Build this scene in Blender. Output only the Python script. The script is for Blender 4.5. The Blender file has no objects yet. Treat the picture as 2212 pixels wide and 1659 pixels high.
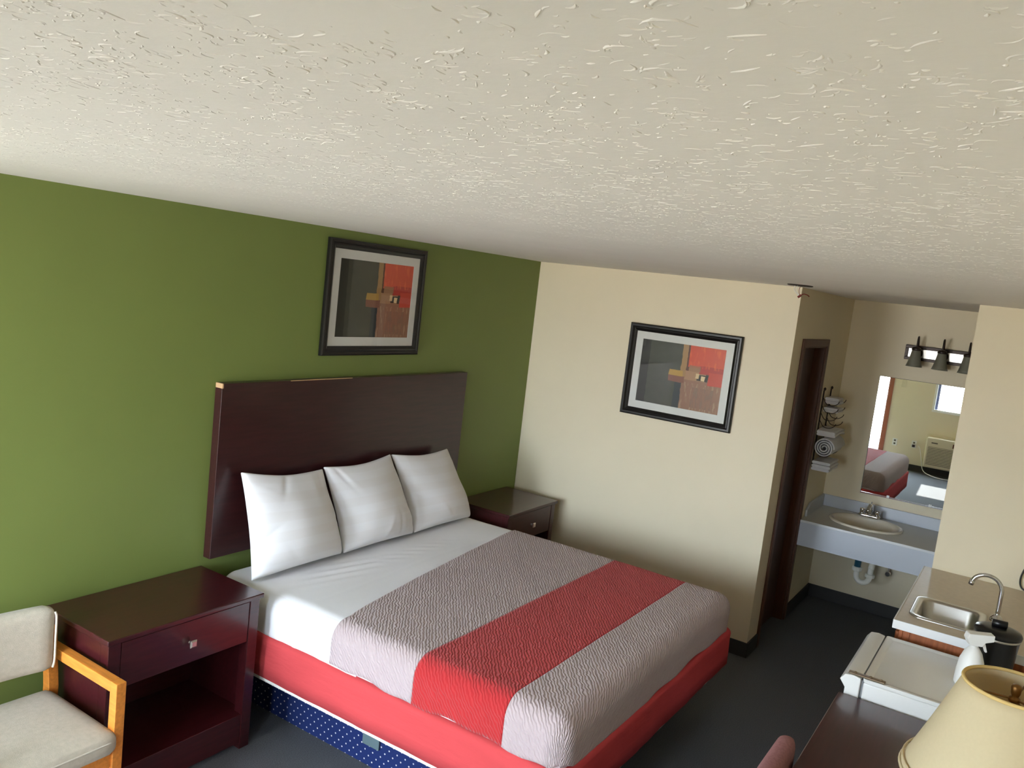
import bpy, math, random
import numpy as np
from mathutils import Matrix, Vector
random.seed(7); rng = np.random.default_rng(7)
scn = bpy.context.scene
COL = scn.collection
PI = math.pi

# ------------------------------------------------------------------ camera
cam_d = bpy.data.cameras.new('camera'); cam = bpy.data.objects.new('camera', cam_d); COL.objects.link(cam)
cam_d.sensor_width = 36.0; cam_d.lens = 1798.22 / 2212 * 36.0; cam_d.clip_start = 0.02; cam_d.clip_end = 200
R = Matrix(((0.5425450737, 0.0391815348, -0.8391124182),
            (-0.8321689961, 0.1613785122, -0.5305202520),
            (0.1146281159, 0.9861144878, 0.1201607753)))
cam.matrix_world = Matrix.Translation((-5.3693, -3.2650, 2.2618)) @ R.to_4x4()
scn.camera = cam

# ------------------------------------------------------------------ daylight: sky above, sunlit ground below the horizon
SKY = (0.76, 0.88, 1.0); SKY_S = 18.5
GROUND = (1.0, 0.97, 0.92); GROUND_S = 12.0
SUN_S = 16.0
EXPOSURE = 1.10
w = bpy.data.worlds.new('daylight'); scn.world = w; w.use_nodes = True
nt = w.node_tree; nt.nodes.clear()
o_ = nt.nodes.new('ShaderNodeOutputWorld'); bg = nt.nodes.new('ShaderNodeBackground')
tc = nt.nodes.new('ShaderNodeTexCoord'); sp = nt.nodes.new('ShaderNodeSeparateXYZ')
mr = nt.nodes.new('ShaderNodeMapRange'); mr.inputs['From Min'].default_value = -0.06; mr.inputs['From Max'].default_value = 0.06
mx = nt.nodes.new('ShaderNodeMix'); mx.data_type = 'RGBA'
mx.inputs[6].default_value = (*[c * GROUND_S for c in GROUND], 1); mx.inputs[7].default_value = (*[c * SKY_S for c in SKY], 1)
nt.links.new(tc.outputs['Generated'], sp.inputs[0]); nt.links.new(sp.outputs[2], mr.inputs[0])
nt.links.new(mr.outputs[0], mx.inputs[0]); nt.links.new(mx.outputs[2], bg.inputs[0]); nt.links.new(bg.outputs[0], o_.inputs[0])
w.cycles.sampling_method = 'MANUAL'; w.cycles.sample_map_resolution = 256

sun_d = bpy.data.lights.new('sun', 'SUN'); sun_d.energy = SUN_S; sun_d.angle = math.radians(0.6); sun_d.color = (1, 0.95, 0.87)
sun = bpy.data.objects.new('sun', sun_d); COL.objects.link(sun)
sd = Vector((0.73, -0.04, -0.68)).normalized()      # travel direction, from the front wall into the room
sun.rotation_euler = sd.to_track_quat('-Z', 'Y').to_euler(); sun.location = (-12, 0, 8)

XF, YR, H, XB = -6.10, -3.60, 2.44, 1.66     # front wall, right wall, ceiling, alcove back wall
YP, YK = -1.92, -2.90                        # alcove sides
DOOR = (-1.19, -0.13, 2.36)  # unseen top made tall to send more daylight to the ceiling
WIN = (-2.50, -1.86, 1.00, 2.10)  # unseen far side drawn in to cut light on the near ceiling
def portal(name, y0, y1, z0, z1):
    l = bpy.data.lights.new(name, 'AREA'); l.shape = 'RECTANGLE'; l.size = y1 - y0; l.size_y = z1 - z0
    l.cycles.is_portal = True
    o = bpy.data.objects.new(name, l); COL.objects.link(o)
    o.location = (XF - 0.13, (y0 + y1) / 2, (z0 + z1) / 2)
    o.rotation_euler = Vector((1, 0, 0)).to_track_quat('-Z', 'Z').to_euler()
    return o
portal('door_portal', DOOR[0], DOOR[1], 0, DOOR[2]); portal('window_portal', WIN[0], WIN[1], WIN[2], WIN[3])

scn.view_settings.view_transform = 'Standard'; scn.view_settings.look = 'None'
scn.view_settings.gamma = 1.0; scn.view_settings.use_curve_mapping = False
scn.view_settings.exposure = EXPOSURE
cy = scn.cycles
cy.max_bounces = 12; cy.diffuse_bounces = 8; cy.glossy_bounces = 6; cy.transparent_max_bounces = 16
cy.use_denoising = True; cy.caustics_reflective = False; cy.caustics_refractive = False
cy.sample_clamp_indirect = 8.0

# ------------------------------------------------------------------ materials
def lin(c):
    return tuple((v / 255 / 12.92) if v / 255 <= 0.04045 else ((v / 255 + 0.055) / 1.055) ** 2.4 for v in c)
class N:
    def __init__(s, m): s.t = m.node_tree
    def add(s, kind, **k):
        n = s.t.nodes.new(kind)
        for a, b in k.items(): setattr(n, a, b)
        return n
    def link(s, a, b): s.t.links.new(a, b)
def mat(name, rgb, rough=0.6, metal=0.0, spec=0.5, noise=0.0, nscale=8.0, bump=0.0, bscale=60.0, bdist=0.002, stretch=None, coat=0.0, sheen=0.0, detail=4.0):
    m = bpy.data.materials.new(name); m.use_nodes = True; n = N(m)
    b = m.node_tree.nodes['Principled BSDF']
    c = lin(rgb); b.inputs['Base Color'].default_value = (*c, 1)
    b.inputs['Roughness'].default_value = rough; b.inputs['Metallic'].default_value = metal
    b.inputs['Specular IOR Level'].default_value = spec
    if coat: b.inputs['Coat Weight'].default_value = coat; b.inputs['Coat Roughness'].default_value = 0.12
    if sheen: b.inputs['Sheen Weight'].default_value = sheen; b.inputs['Sheen Roughness'].default_value = 0.6
    if noise or bump:
        tcn = n.add('ShaderNodeTexCoord'); mp = n.add('ShaderNodeMapping')
        if stretch: mp.inputs['Scale'].default_value = stretch
        n.link(tcn.outputs['Object'], mp.inputs[0])
    if noise:
        nz = n.add('ShaderNodeTexNoise'); nz.inputs['Scale'].default_value = nscale; nz.inputs['Detail'].default_value = detail
        n.link(mp.outputs[0], nz.inputs['Vector'])
        rp = n.add('ShaderNodeMapRange'); rp.inputs['From Min'].default_value = 0.3; rp.inputs['From Max'].default_value = 0.7
        rp.inputs['To Min'].default_value = 1 - noise; rp.inputs['To Max'].default_value = 1 + noise
        n.link(nz.outputs[0], rp.inputs[0])
        vm = n.add('ShaderNodeVectorMath', operation='SCALE'); vm.inputs[0].default_value = c
        n.link(rp.outputs[0], vm.inputs['Scale']); n.link(vm.outputs[0], b.inputs['Base Color'])
    if bump:
        nz = n.add('ShaderNodeTexNoise'); nz.inputs['Scale'].default_value = bscale; nz.inputs['Detail'].default_value = 6
        n.link(mp.outputs[0], nz.inputs['Vector'])
        bp = n.add('ShaderNodeBump'); bp.inputs['Strength'].default_value = bump; bp.inputs['Distance'].default_value = bdist
        n.link(nz.outputs[0], bp.inputs['Height']); n.link(bp.outputs[0], b.inputs['Normal'])
    return m
M = {}
M['green'] = mat('green_wall_paint', (112, 126, 64), 0.55, noise=0.03, nscale=2, bump=0.08, bscale=140)
M['cream'] = mat('cream_wall_paint', (224, 213, 186), 0.6, noise=0.02, nscale=2, bump=0.10, bscale=120)
M['ceiling'] = mat('ceiling_plaster', (239, 235, 229), 0.8, noise=0.02, nscale=3, bump=0.12, bscale=70, bdist=0.003)
M['carpet'] = mat('charcoal_carpet', (92, 94, 98), 0.95, spec=0.1, noise=0.30, nscale=220, bump=0.8, bscale=420, bdist=0.004)
M['dark_ground_slab'] = mat('dark_ground_slab', (72, 72, 72), 0.9, noise=0.2, nscale=90)
M['vinyl'] = mat('dark_grey_vinyl', (46, 46, 46), 0.6)
M['mahogany'] = mat('mahogany_veneer', (58, 19, 22), 0.28, noise=0.25, nscale=5, stretch=(1.5, 14, 14), coat=0.25)
M['mahogany_h'] = mat('headboard_veneer', (50, 20, 21), 0.33, noise=0.25, nscale=5, stretch=(1.2, 14, 14), coat=0.2)
M['worn'] = mat('bare_chipboard', (196, 160, 120), 0.8)
M['oak'] = mat('honey_oak', (205, 128, 52), 0.42, noise=0.16, nscale=6, stretch=(14, 2, 14), coat=0.15)
M['cabwood'] = mat('cabinet_oak', (158, 88, 46), 0.5, noise=0.22, nscale=6, stretch=(14, 14, 1.6))
M['doorwood'] = mat('dark_door_wood', (58, 30, 17), 0.55, noise=0.25, nscale=6, stretch=(14, 14, 1.5))
M['casing'] = mat('door_casing_wood', (84, 48, 28), 0.5, noise=0.2, nscale=6, stretch=(14, 14, 1.5))
M['redwood'] = mat('entry_frame_wood', (150, 84, 58), 0.5, noise=0.1, nscale=5)
M['upholstery'] = mat('oatmeal_fabric', (176, 168, 152), 0.95, spec=0.15, noise=0.07, nscale=60, bump=0.5, bscale=380, bdist=0.002, sheen=0.2)
M['piping'] = mat('pale_piping', (196, 190, 176), 0.9)
M['mauve'] = mat('mauve_fabric', (152, 108, 109), 0.95, spec=0.1, noise=0.12, nscale=120, bump=0.5, bscale=380)
M['chrome'] = mat('chrome', (225, 225, 228), 0.12, metal=1)
M['steel'] = mat('brushed_steel', (190, 188, 184), 0.28, metal=1)
M['nickel'] = mat('satin_nickel', (225, 215, 205), 0.35, metal=1)
M['black'] = mat('black_frame', (16, 14, 14), 0.32)
M['blackplastic'] = mat('black_plastic', (18, 18, 20), 0.3)
M['whiteplastic'] = mat('white_plastic', (232, 232, 230), 0.35)
M['fridge'] = mat('white_enamel', (226, 226, 224), 0.25, coat=0.3)
M['gasket'] = mat('grey_gasket', (120, 122, 126), 0.6)
M['hinge'] = mat('tarnished_hinge', (130, 112, 90), 0.45, metal=0.7)
M['laminate'] = mat('grey_laminate', (196, 196, 194), 0.35)
M['apron'] = mat('blue_grey_laminate', (196, 202, 212), 0.4)
M['beige_lam'] = mat('beige_laminate', (196, 182, 162), 0.35, noise=0.05, nscale=30)
M['edge_lam'] = mat('white_laminate_edge', (228, 230, 232), 0.4)
M['porcelain'] = mat('porcelain', (226, 218, 200), 0.12, coat=0.3)
M['pvc'] = mat('white_pvc', (224, 222, 212), 0.4)
M['teal'] = mat('teal_plastic', (36, 84, 104), 0.4)
M['bronze'] = mat('oil_bronze', (48, 38, 34), 0.4, metal=0.5)
M['frosted'] = mat('smoky_frosted_glass', (112, 112, 98), 0.4)
M['shade'] = mat('cream_lampshade', (216, 205, 172), 0.85, spec=0.1, noise=0.02, nscale=120)
M['shade_in'] = mat('lampshade_trim', (206, 178, 118), 0.85, spec=0.1)
def translucent(m, k):
    n = N(m); t = m.node_tree; b = t.nodes['Principled BSDF']; o = t.nodes['Material Output']
    tl = n.add('ShaderNodeBsdfTranslucent'); tl.inputs[0].default_value = (*lin((236, 206, 140)), 1); ms = n.add('ShaderNodeMixShader'); ms.inputs[0].default_value = k
    n.link(b.outputs[0], ms.inputs[1]); n.link(tl.outputs[0], ms.inputs[2]); n.link(ms.outputs[0], o.inputs[0])
translucent(M['shade'], 0.30)
M['brass'] = mat('aged_brass', (120, 84, 40), 0.4, metal=0.8)
M['sheet'] = mat('white_cotton', (232, 232, 236), 0.85, spec=0.2, bump=0.12, bscale=40, bdist=0.004, sheen=0.1)
M['towel'] = mat('white_terry', (226, 226, 230), 0.95, spec=0.1, bump=0.6, bscale=260, bdist=0.004)
M['red_cover'] = mat('coral_red_cloth', (190, 70, 73), 0.9, spec=0.15, noise=0.03, nscale=4, bump=0.25, bscale=9, bdist=0.01, stretch=(1, 1, 5))
M['strip'] = mat('white_ticking', (214, 212, 206), 0.9)
M['ac'] = mat('almond_plastic', (214, 204, 176), 0.5)
M['ac_dark'] = mat('grille_shade_dark_plastic', (86, 82, 74), 0.7)  # painted shade behind the slats, own dark colour of badge and sockets
M['display'] = mat('brown_display', (92, 48, 34), 0.3)
M['redwire'] = mat('red_wire', (110, 34, 24), 0.5)
M['bluegrey'] = mat('blue_grey_metal', (84, 92, 122), 0.5)
M['mat_board'] = mat('mat_board', (214, 216, 212), 0.8)
M['mirror'] = mat('mirror_silver', (232, 236, 234), 0.01, metal=1)
M['mirror_edge'] = mat('mirror_back', (60, 64, 62), 0.5)
M['greyteal'] = mat('grey_green_plastic', (78, 96, 100), 0.6)

def glass_mat(name):
    m = bpy.data.materials.new(name); m.use_nodes = True; n = N(m); t = m.node_tree; t.nodes.clear()
    out = n.add('ShaderNodeOutputMaterial'); tr = n.add('ShaderNodeBsdfTransparent'); gl = n.add('ShaderNodeBsdfGlossy')
    gl.inputs['Roughness'].default_value = 0.02
    fr = n.add('ShaderNodeFresnel'); fr.inputs[0].default_value = 1.5; mxs = n.add('ShaderNodeMixShader')
    ge = n.add('ShaderNodeNewGeometry'); iv = n.add('ShaderNodeMath', operation='SUBTRACT'); iv.inputs[0].default_value = 1.0; n.link(ge.outputs['Backfacing'], iv.inputs[1])
    mu = n.add('ShaderNodeMath', operation='MULTIPLY'); n.link(fr.outputs[0], mu.inputs[0]); n.link(iv.outputs[0], mu.inputs[1])
    n.link(mu.outputs[0], mxs.inputs[0]); n.link(tr.outputs[0], mxs.inputs[1]); n.link(gl.outputs[0], mxs.inputs[2]); n.link(mxs.outputs[0], out.inputs[0])
    return m
M['glass'] = glass_mat('clear_glass')

def stripe_cotton():
    m = mat('sateen_stripe_cotton', (224, 223, 225), 0.8, spec=0.2, sheen=0.1); n = N(m); b = m.node_tree.nodes['Principled BSDF']
    uv = n.add('ShaderNodeUVMap'); sx = n.add('ShaderNodeSeparateXYZ'); n.link(uv.outputs[0], sx.inputs[0])
    mu = n.add('ShaderNodeMath', operation='MULTIPLY'); mu.inputs[1].default_value = 2 * PI * 10; n.link(sx.outputs[1], mu.inputs[0])
    si = n.add('ShaderNodeMath', operation='SINE'); n.link(mu.outputs[0], si.inputs[0])
    r = n.add('ShaderNodeMapRange'); r.inputs['From Min'].default_value = -0.2; r.inputs['From Max'].default_value = 0.2
    n.link(si.outputs[0], r.inputs[0])
    mxn = n.add('ShaderNodeMix'); mxn.data_type = 'RGBA'
    mxn.inputs[6].default_value = (*lin((224, 224, 227)), 1); mxn.inputs[7].default_value = (*lin((221, 220, 222)), 1)
    n.link(r.outputs[0], mxn.inputs[0]); n.link(mxn.outputs[2], b.inputs['Base Color'])
    r2 = n.add('ShaderNodeMapRange'); r2.inputs['To Min'].default_value = 0.85; r2.inputs['To Max'].default_value = 0.65; n.link(r.outputs[0], r2.inputs[0]); n.link(r2.outputs[0], b.inputs['Roughness'])
    return m
M['pillow'] = stripe_cotton()

def quilt_mat(name, rgb):
    m = mat(name, rgb, 0.85, spec=0.2, sheen=0.15); n = N(m); b = m.node_tree.nodes['Principled BSDF']
    uv = n.add('ShaderNodeUVMap'); mp = n.add('ShaderNodeMapping'); mp.inputs['Rotation'].default_value = (0, 0, math.radians(-38))
    n.link(uv.outputs[0], mp.inputs[0])
    wv = n.add('ShaderNodeTexWave'); wv.wave_type = 'BANDS'; wv.bands_direction = 'Y'
    wv.inputs['Scale'].default_value = 23.0; wv.inputs['Distortion'].default_value = 5.0
    wv.inputs['Detail'].default_value = 1.0; wv.inputs['Detail Scale'].default_value = 1.4; wv.inputs['Detail Roughness'].default_value = 0.5
    n.link(mp.outputs[0], wv.inputs['Vector'])
    bp = n.add('ShaderNodeBump'); bp.inputs['Strength'].default_value = 0.68; bp.inputs['Distance'].default_value = 0.0045
    n.link(wv.outputs['Fac'], bp.inputs['Height']); n.link(bp.outputs[0], b.inputs['Normal'])
    return m
M['quilt_grey'] = quilt_mat('taupe_matelasse', (178, 162, 164))
M['quilt_red'] = quilt_mat('crimson_matelasse', (178, 40, 44))

def dotted():
    m = mat('navy_dotted_fabric', (28, 40, 84), 0.9, spec=0.1); n = N(m); b = m.node_tree.nodes['Principled BSDF']
    uv = n.add('ShaderNodeUVMap'); mp = n.add('ShaderNodeMapping'); mp.inputs['Rotation'].default_value = (0, 0, PI / 4); mp.inputs['Scale'].default_value = (30, 30, 30)
    n.link(uv.outputs[0], mp.inputs[0])
    fr = n.add('ShaderNodeVectorMath', operation='FRACTION'); n.link(mp.outputs[0], fr.inputs[0])
    di = n.add('ShaderNodeVectorMath', operation='DISTANCE'); di.inputs[1].default_value = (0.5, 0.5, 0); n.link(fr.outputs[0], di.inputs[0])
    lt = n.add('ShaderNodeMath', operation='LESS_THAN'); lt.inputs[1].default_value = 0.11; n.link(di.outputs['Value'], lt.inputs[0])
    mxn = n.add('ShaderNodeMix'); mxn.data_type = 'RGBA'; mxn.inputs[6].default_value = (*lin((28, 40, 84)), 1); mxn.inputs[7].default_value = (*lin((190, 186, 190)), 1)
    n.link(lt.outputs[0], mxn.inputs[0]); n.link(mxn.outputs[2], b.inputs['Base Color'])
    return m
M['navy'] = dotted()

def print_mat():
    m = mat('abstract_print', (60, 62, 50), 0.6); n = N(m); b = m.node_tree.nodes['Principled BSDF']
    uv = n.add('ShaderNodeUVMap')
    nz = n.add('ShaderNodeTexNoise'); nz.inputs['Scale'].default_value = 9; nz.inputs['Detail'].default_value = 5; n.link(uv.outputs[0], nz.inputs['Vector'])
    sub = n.add('ShaderNodeVectorMath', operation='SUBTRACT'); sub.inputs[1].default_value = (0.5, 0.5, 0.5); n.link(nz.outputs['Color'], sub.inputs[0])
    sc = n.add('ShaderNodeVectorMath', operation='SCALE'); sc.inputs['Scale'].default_value = 0.03; n.link(sub.outputs[0], sc.inputs[0])
    ad = n.add('ShaderNodeVectorMath', operation='ADD'); n.link(uv.outputs[0], ad.inputs[0]); n.link(sc.outputs[0], ad.inputs[1])
    sx = n.add('ShaderNodeSeparateXYZ'); n.link(ad.outputs[0], sx.inputs[0])
    mp = n.add('ShaderNodeMapping'); mp.inputs['Scale'].default_value = (34, 5, 1); n.link(uv.outputs[0], mp.inputs[0])
    streak = n.add('ShaderNodeTexNoise'); streak.inputs['Scale'].default_value = 1.0; streak.inputs['Detail'].default_value = 4; n.link(mp.outputs[0], streak.inputs['Vector'])
    def cmp(sock, val, op):
        a = n.add('ShaderNodeMath', operation=op); a.inputs[1].default_value = val; n.link(sock, a.inputs[0]); return a.outputs[0]
    def mulm(a, c):
        q = n.add('ShaderNodeMath', operation='MULTIPLY'); n.link(a, q.inputs[0])
        if isinstance(c, float): q.inputs[1].default_value = c
        else: n.link(c, q.inputs[1])
        return q.outputs[0]
    cur = None
    def layer(base, u0, u1, v0, v1, rgb, a=1.0, tex=None):
        k = mulm(mulm(cmp(sx.outputs[0], u0, 'GREATER_THAN'), cmp(sx.outputs[0], u1, 'LESS_THAN')), mulm(cmp(sx.outputs[1], v0, 'GREATER_THAN'), cmp(sx.outputs[1], v1, 'LESS_THAN')))
        k = mulm(k, float(a))
        if tex is not None:
            r = n.add('ShaderNodeMapRange'); r.inputs['From Min'].default_value = tex; r.inputs['From Max'].default_value = tex + 0.1; n.link(streak.outputs[0], r.inputs[0]); k = mulm(k, r.outputs[0])
        q = n.add('ShaderNodeMix'); q.data_type = 'RGBA'; n.link(k, q.inputs[0]); n.link(base, q.inputs[6]); q.inputs[7].default_value = (*lin(rgb), 1)
        return q.outputs[2]
    base = n.add('ShaderNodeMix'); base.data_type = 'RGBA'; base.inputs[6].default_value = (*lin((52, 54, 45)), 1); base.inputs[7].default_value = (*lin((70, 72, 60)), 1); n.link(nz.outputs[0], base.inputs[0])
    c = base.outputs[2]
    c = layer(c, -1, .11, -1, 2, (36, 37, 31))
    c = layer(c, .45, .55, -1, .40, (38, 45, 50))
    c = layer(c, .53, 2, -1, .50, (142, 102, 80))
    c = layer(c, .53, 2, -1, .42, (172, 140, 112), .8, .52)
    c = layer(c, .66, .93, .05, .36, (112, 84, 70), .7, .48)
    c = layer(c, .53, .80, .46, .68, (166, 126, 92))
    c = layer(c, .50, .565, .50, 2, (160, 124, 78))
    c = layer(c, .565, .60, .60, 2, (88, 52, 36))
    c = layer(c, .585, 2, .66, 2, (206, 74, 44))
    c = layer(c, .72, 2, .58, .70, (176, 52, 44))
    c = layer(c, .83, 2, .42, .62, (196, 68, 50))
    c = layer(c, .585, 2, .66, 2, (232, 108, 56), .5, .55)
    c = layer(c, .60, .73, .60, .69, (150, 108, 78), .8)
    c = layer(c, .37, .53, .50, .585, (178, 140, 62))
    c = layer(c, .37, .555, .40, .50, (128, 82, 64))
    c = layer(c, .70, .825, .47, .565, (34, 26, 24))
    c = layer(c, .685, .725, .50, .58, (214, 184, 138))
    c = layer(c, .75, .795, .475, .55, (222, 196, 150))
    n.link(c, b.inputs['Base Color'])
    return m
M['print'] = print_mat()

# ------------------------------------------------------------------ mesh helpers
class MB:
    def __init__(s): s.v = []; s.f = []; s.uv = None
    def add(s, vs, fs):
        k = len(s.v); s.v += [tuple(v) for v in vs]; s.f += [tuple(i + k for i in f) for f in fs]; return s
    def box(s, x0, x1, y0, y1, z0, z1):
        x0, x1 = sorted((x0, x1)); y0, y1 = sorted((y0, y1)); z0, z1 = sorted((z0, z1))
        return s.add([(x0,y0,z0),(x1,y0,z0),(x1,y1,z0),(x0,y1,z0),(x0,y0,z1),(x1,y0,z1),(x1,y1,z1),(x0,y1,z1)],
                     [(0,3,2,1),(4,5,6,7),(0,1,5,4),(1,2,6,5),(2,3,7,6),(3,0,4,7)])
    def loft(s, loops, cap0=False, cap1=False):
        n = len(loops[0]); vs = [p for l in loops for p in l]; fs = []
        for i in range(len(loops) - 1):
            for j in range(n):
                a = i * n + j; b = i * n + (j + 1) % n; fs.append((a, b, b + n, a + n))
        if cap0: fs.append(tuple(range(n - 1, -1, -1)))
        if cap1: fs.append(tuple(range((len(loops) - 1) * n, len(loops) * n)))
        return s.add(vs, fs)
    def lathe(s, prof, cx, cy, n=32, cap0=True, cap1=True):
        return s.loft([[(cx + r * math.cos(2*PI*j/n), cy + r * math.sin(2*PI*j/n), z) for j in range(n)] for r, z in prof], cap0, cap1)
    def tube(s, pts, r, n=10, closed=False):
        pts = [Vector(p) for p in pts]; loops = []; up = None; m = len(pts)
        rr = r if isinstance(r, (list, tuple)) else [r] * m
        for i in range(m):
            a = pts[i - 1] if (i or closed) else pts[i]; b = pts[(i + 1) % m] if (i < m - 1 or closed) else pts[i]
            d = (b - a).normalized()
            if up is None:
                up = Vector((0, 0, 1)) if abs(d.z) < 0.9 else Vector((1, 0, 0))
            sd_ = d.cross(up)
            if sd_.length < 1e-6: sd_ = d.orthogonal()
            sd_.normalize(); up = sd_.cross(d).normalized()
            loops.append([tuple(pts[i] + rr[i] * (math.cos(2*PI*j/n) * sd_ + math.sin(2*PI*j/n) * up)) for j in range(n)])
        if closed: loops.append(loops[0]); return s.loft(loops)
        return s.loft(loops, True, True)
    def prism(s, poly, axis, a, b):
        f = {'x': lambda p, t: (t, p[0], p[1]), 'y': lambda p, t: (p[0], t, p[1]), 'z': lambda p, t: (p[0], p[1], t)}[axis]
        return s.loft([[f(p, a) for p in poly], [f(p, b) for p in poly]], True, True)
def smoothpts(pts, k=6):
    P = [np.array(p, float) for p in pts]; P = [2*P[0]-P[1]] + P + [2*P[-1]-P[-2]]; out = []
    for i in range(1, len(P) - 2):
        for t in np.linspace(0, 1, k, endpoint=False):
            a, b, c, d = P[i-1:i+3]
            out.append(tuple(0.5 * (2*b + (c-a)*t + (2*a-5*b+4*c-d)*t*t + (3*b-a-3*c+d)*t**3)))
    out.append(tuple(P[-2])); return out
def obj(name, mb, m, parent=None, smooth=False, bevel=0.0, seg=2, sub=0, autos=None):
    me = bpy.data.meshes.new(name); me.from_pydata(mb.v, [], mb.f)
    if mb.uv is not None:
        l = me.uv_layers.new(name='UVMap'); idx = np.empty(len(me.loops), dtype=np.int32); me.loops.foreach_get('vertex_index', idx)
        l.data.foreach_set('uv', np.asarray(mb.uv, dtype=np.float32)[idx].ravel())
    me.materials.append(m); me.update()
    if smooth: me.polygons.foreach_set('use_smooth', [True] * len(me.polygons))
    o = bpy.data.objects.new(name, me); COL.objects.link(o)
    if parent is not None:
        o.parent = parent
        if parent.type == 'EMPTY': o.location = -parent.location
    if bevel:
        md = o.modifiers.new('bevel', 'BEVEL'); md.width = bevel; md.segments = seg; md.limit_method = 'ANGLE'; md.angle_limit = math.radians(40)
        if not smooth: me.polygons.foreach_set('use_smooth', [True] * len(me.polygons))
        wn = o.modifiers.new('wn', 'WEIGHTED_NORMAL'); wn.keep_sharp = False
    if sub:
        md = o.modifiers.new('sub', 'SUBSURF'); md.levels = sub; md.render_levels = sub
    if autos is not None:
        me.polygons.foreach_set('use_smooth', [True] * len(me.polygons)); me.set_sharp_from_angle(angle=math.radians(autos))
    return o
def thing(name, label, cat, loc, group=None):
    o = bpy.data.objects.new(name, None); COL.objects.link(o); o.location = loc; o.empty_display_size = 0.1
    return tag(o, label, cat, group)
def tag(o, label, cat, group=None):
    o['label'] = label; o['category'] = cat
    if group: o['group'] = group
    return o
def struct(o, label=None):
    o['kind'] = 'structure'
    if label: o['label'] = label
    return o
def sthing(name, label=None, loc=(0, 0, 0)):
    o = bpy.data.objects.new(name, None); COL.objects.link(o); o.location = loc; return struct(o, label)
def B(*a): return MB().box(*a)
def ellipse(cx, cy, a, b, z, n=64): return [(cx + a*math.cos(2*PI*j/n), cy + b*math.sin(2*PI*j/n), z) for j in range(n)]
def rrect(cx, cy, hx, hy, r, z, k=8):
    out = []
    for q, (sx_, sy_) in enumerate(((1, 1), (-1, 1), (-1, -1), (1, -1))):
        for i in range(k):
            t = PI/2 * (q + i / (k - 1)); out.append((cx + sx_*(hx - r) + r*math.cos(t), cy + sy_*(hy - r) + r*math.sin(t), z))
    return out
def holed_slab(x0, x1, y0, y1, z0, z1, hole):
    # slab with a hole; hole is a loop of (x, y, z); outer points are cast along the same rays and corners are added
    cx = sum(p[0] for p in hole)/len(hole); cy_ = sum(p[1] for p in hole)/len(hole)
    inn = sorted([(math.atan2(p[1]-cy_, p[0]-cx), p[0], p[1]) for p in hole])
    for X, Y in ((x0,y0),(x1,y0),(x1,y1),(x0,y1)):
        a = math.atan2(Y-cy_, X-cx); k = min(range(len(inn)), key=lambda i: abs(inn[i][0]-a)); inn[k] = (inn[k][0], inn[k][1], inn[k][2], X, Y)
    outer = []
    for t in inn:
        if len(t) == 5: outer.append((t[3], t[4])); continue
        dx, dy = math.cos(t[0]), math.sin(t[0])
        ks = [((x1 if dx > 0 else x0) - cx)/dx if abs(dx) > 1e-9 else 1e9, ((y1 if dy > 0 else y0) - cy_)/dy if abs(dy) > 1e-9 else 1e9]
        k = min(ks); outer.append((cx + k*dx, cy_ + k*dy))
    il = [(t[1], t[2]) for t in inn]
    return MB().loft([[(*p, z0) for p in il], [(*p, z1) for p in il], [(*p, z1) for p in outer], [(*p, z0) for p in outer], [(*p, z0) for p in il]])

# ------------------------------------------------------------------ the room
T = 0.12
struct(obj('floor', B(XF - T, XB + T, YR - T, T, -0.1, 0), M['carpet']), 'dark charcoal carpet')
ceil = struct(obj('ceiling', B(XF - T, XB + T, YR - T, T, H, H + 0.1), M['ceiling']), 'textured off-white plaster ceiling')
struct(obj('wall_left', B(XF, XB, 0, T, 0, H), M['green']), 'olive green painted wall behind the bed')
struct(obj('wall_back', B(0, 0.12, YP, 0, 0, H), M['cream']), 'cream wall with framed print right of the bed')
struct(obj('wall_kitchen', B(0, XB, YR, YK, 0, H), M['cream']), 'cream wall above the kitchen counter')
struct(obj('wall_right', B(XF, 0, YR - T, YR, 0, H), M['cream']), 'cream wall behind desk and fridge')
struct(obj('wall_alcove_back', B(XB, XB + T, YK - 0.1, 0, 0, H), M['cream']), 'cream wall behind the vanity mirror')
dx0, dx1, dz = 0.262, 0.908, 2.068
aw = MB(); aw.box(0.12, dx0, YP, YP + 0.11, 0, H); aw.box(dx1, XB, YP, YP + 0.11, 0, H); aw.box(dx0, dx1, YP, YP + 0.11, dz, H)
struct(obj('wall_alcove_left', aw, M['cream']), 'shaded cream side wall with the bathroom door')
fw = MB()
fw.box(XF - T, XF, DOOR[1], 0, 0, H); fw.box(XF - T, XF, DOOR[0], DOOR[1], DOOR[2], H); fw.box(XF - T, XF, WIN[1], DOOR[0], 0, H)
fw.box(XF - T, XF, WIN[0], WIN[1], 0, WIN[2]); fw.box(XF - T, XF, WIN[0], WIN[1], WIN[3], H); fw.box(XF - T, XF, YR, WIN[0], 0, H)
struct(obj('wall_front', fw, M['cream']), 'cream entrance wall seen in the mirror')
struct(obj('added_ground_slab', B(XF - T - 3.5, XF - T, YR - 5.0, 5.0, -0.12, -0.02), M['dark_ground_slab']), 'unseen dark slab added outside the entry to dim ground light')  # added out of view, keeps steep light from the ground off the ceiling
bt, bh = 0.012, 0.10
struct(obj('baseboard_back', B(-bt, 0, YP - bt, 0, 0, bh), M['vinyl'], bevel=0.003), 'dark grey vinyl baseboard')
ab = MB(); ab.box(0, dx0 - 0.05, YP - bt, YP, 0, bh); ab.box(dx1 + 0.05, XB, YP - bt, YP, 0, bh)
struct(obj('baseboard_alcove_left', ab, M['vinyl']), 'dark grey vinyl baseboard')
struct(obj('baseboard_alcove_back', B(XB - bt, XB, YK, YP - bt, 0, bh), M['vinyl'], bevel=0.003), 'dark grey vinyl baseboard')
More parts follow.
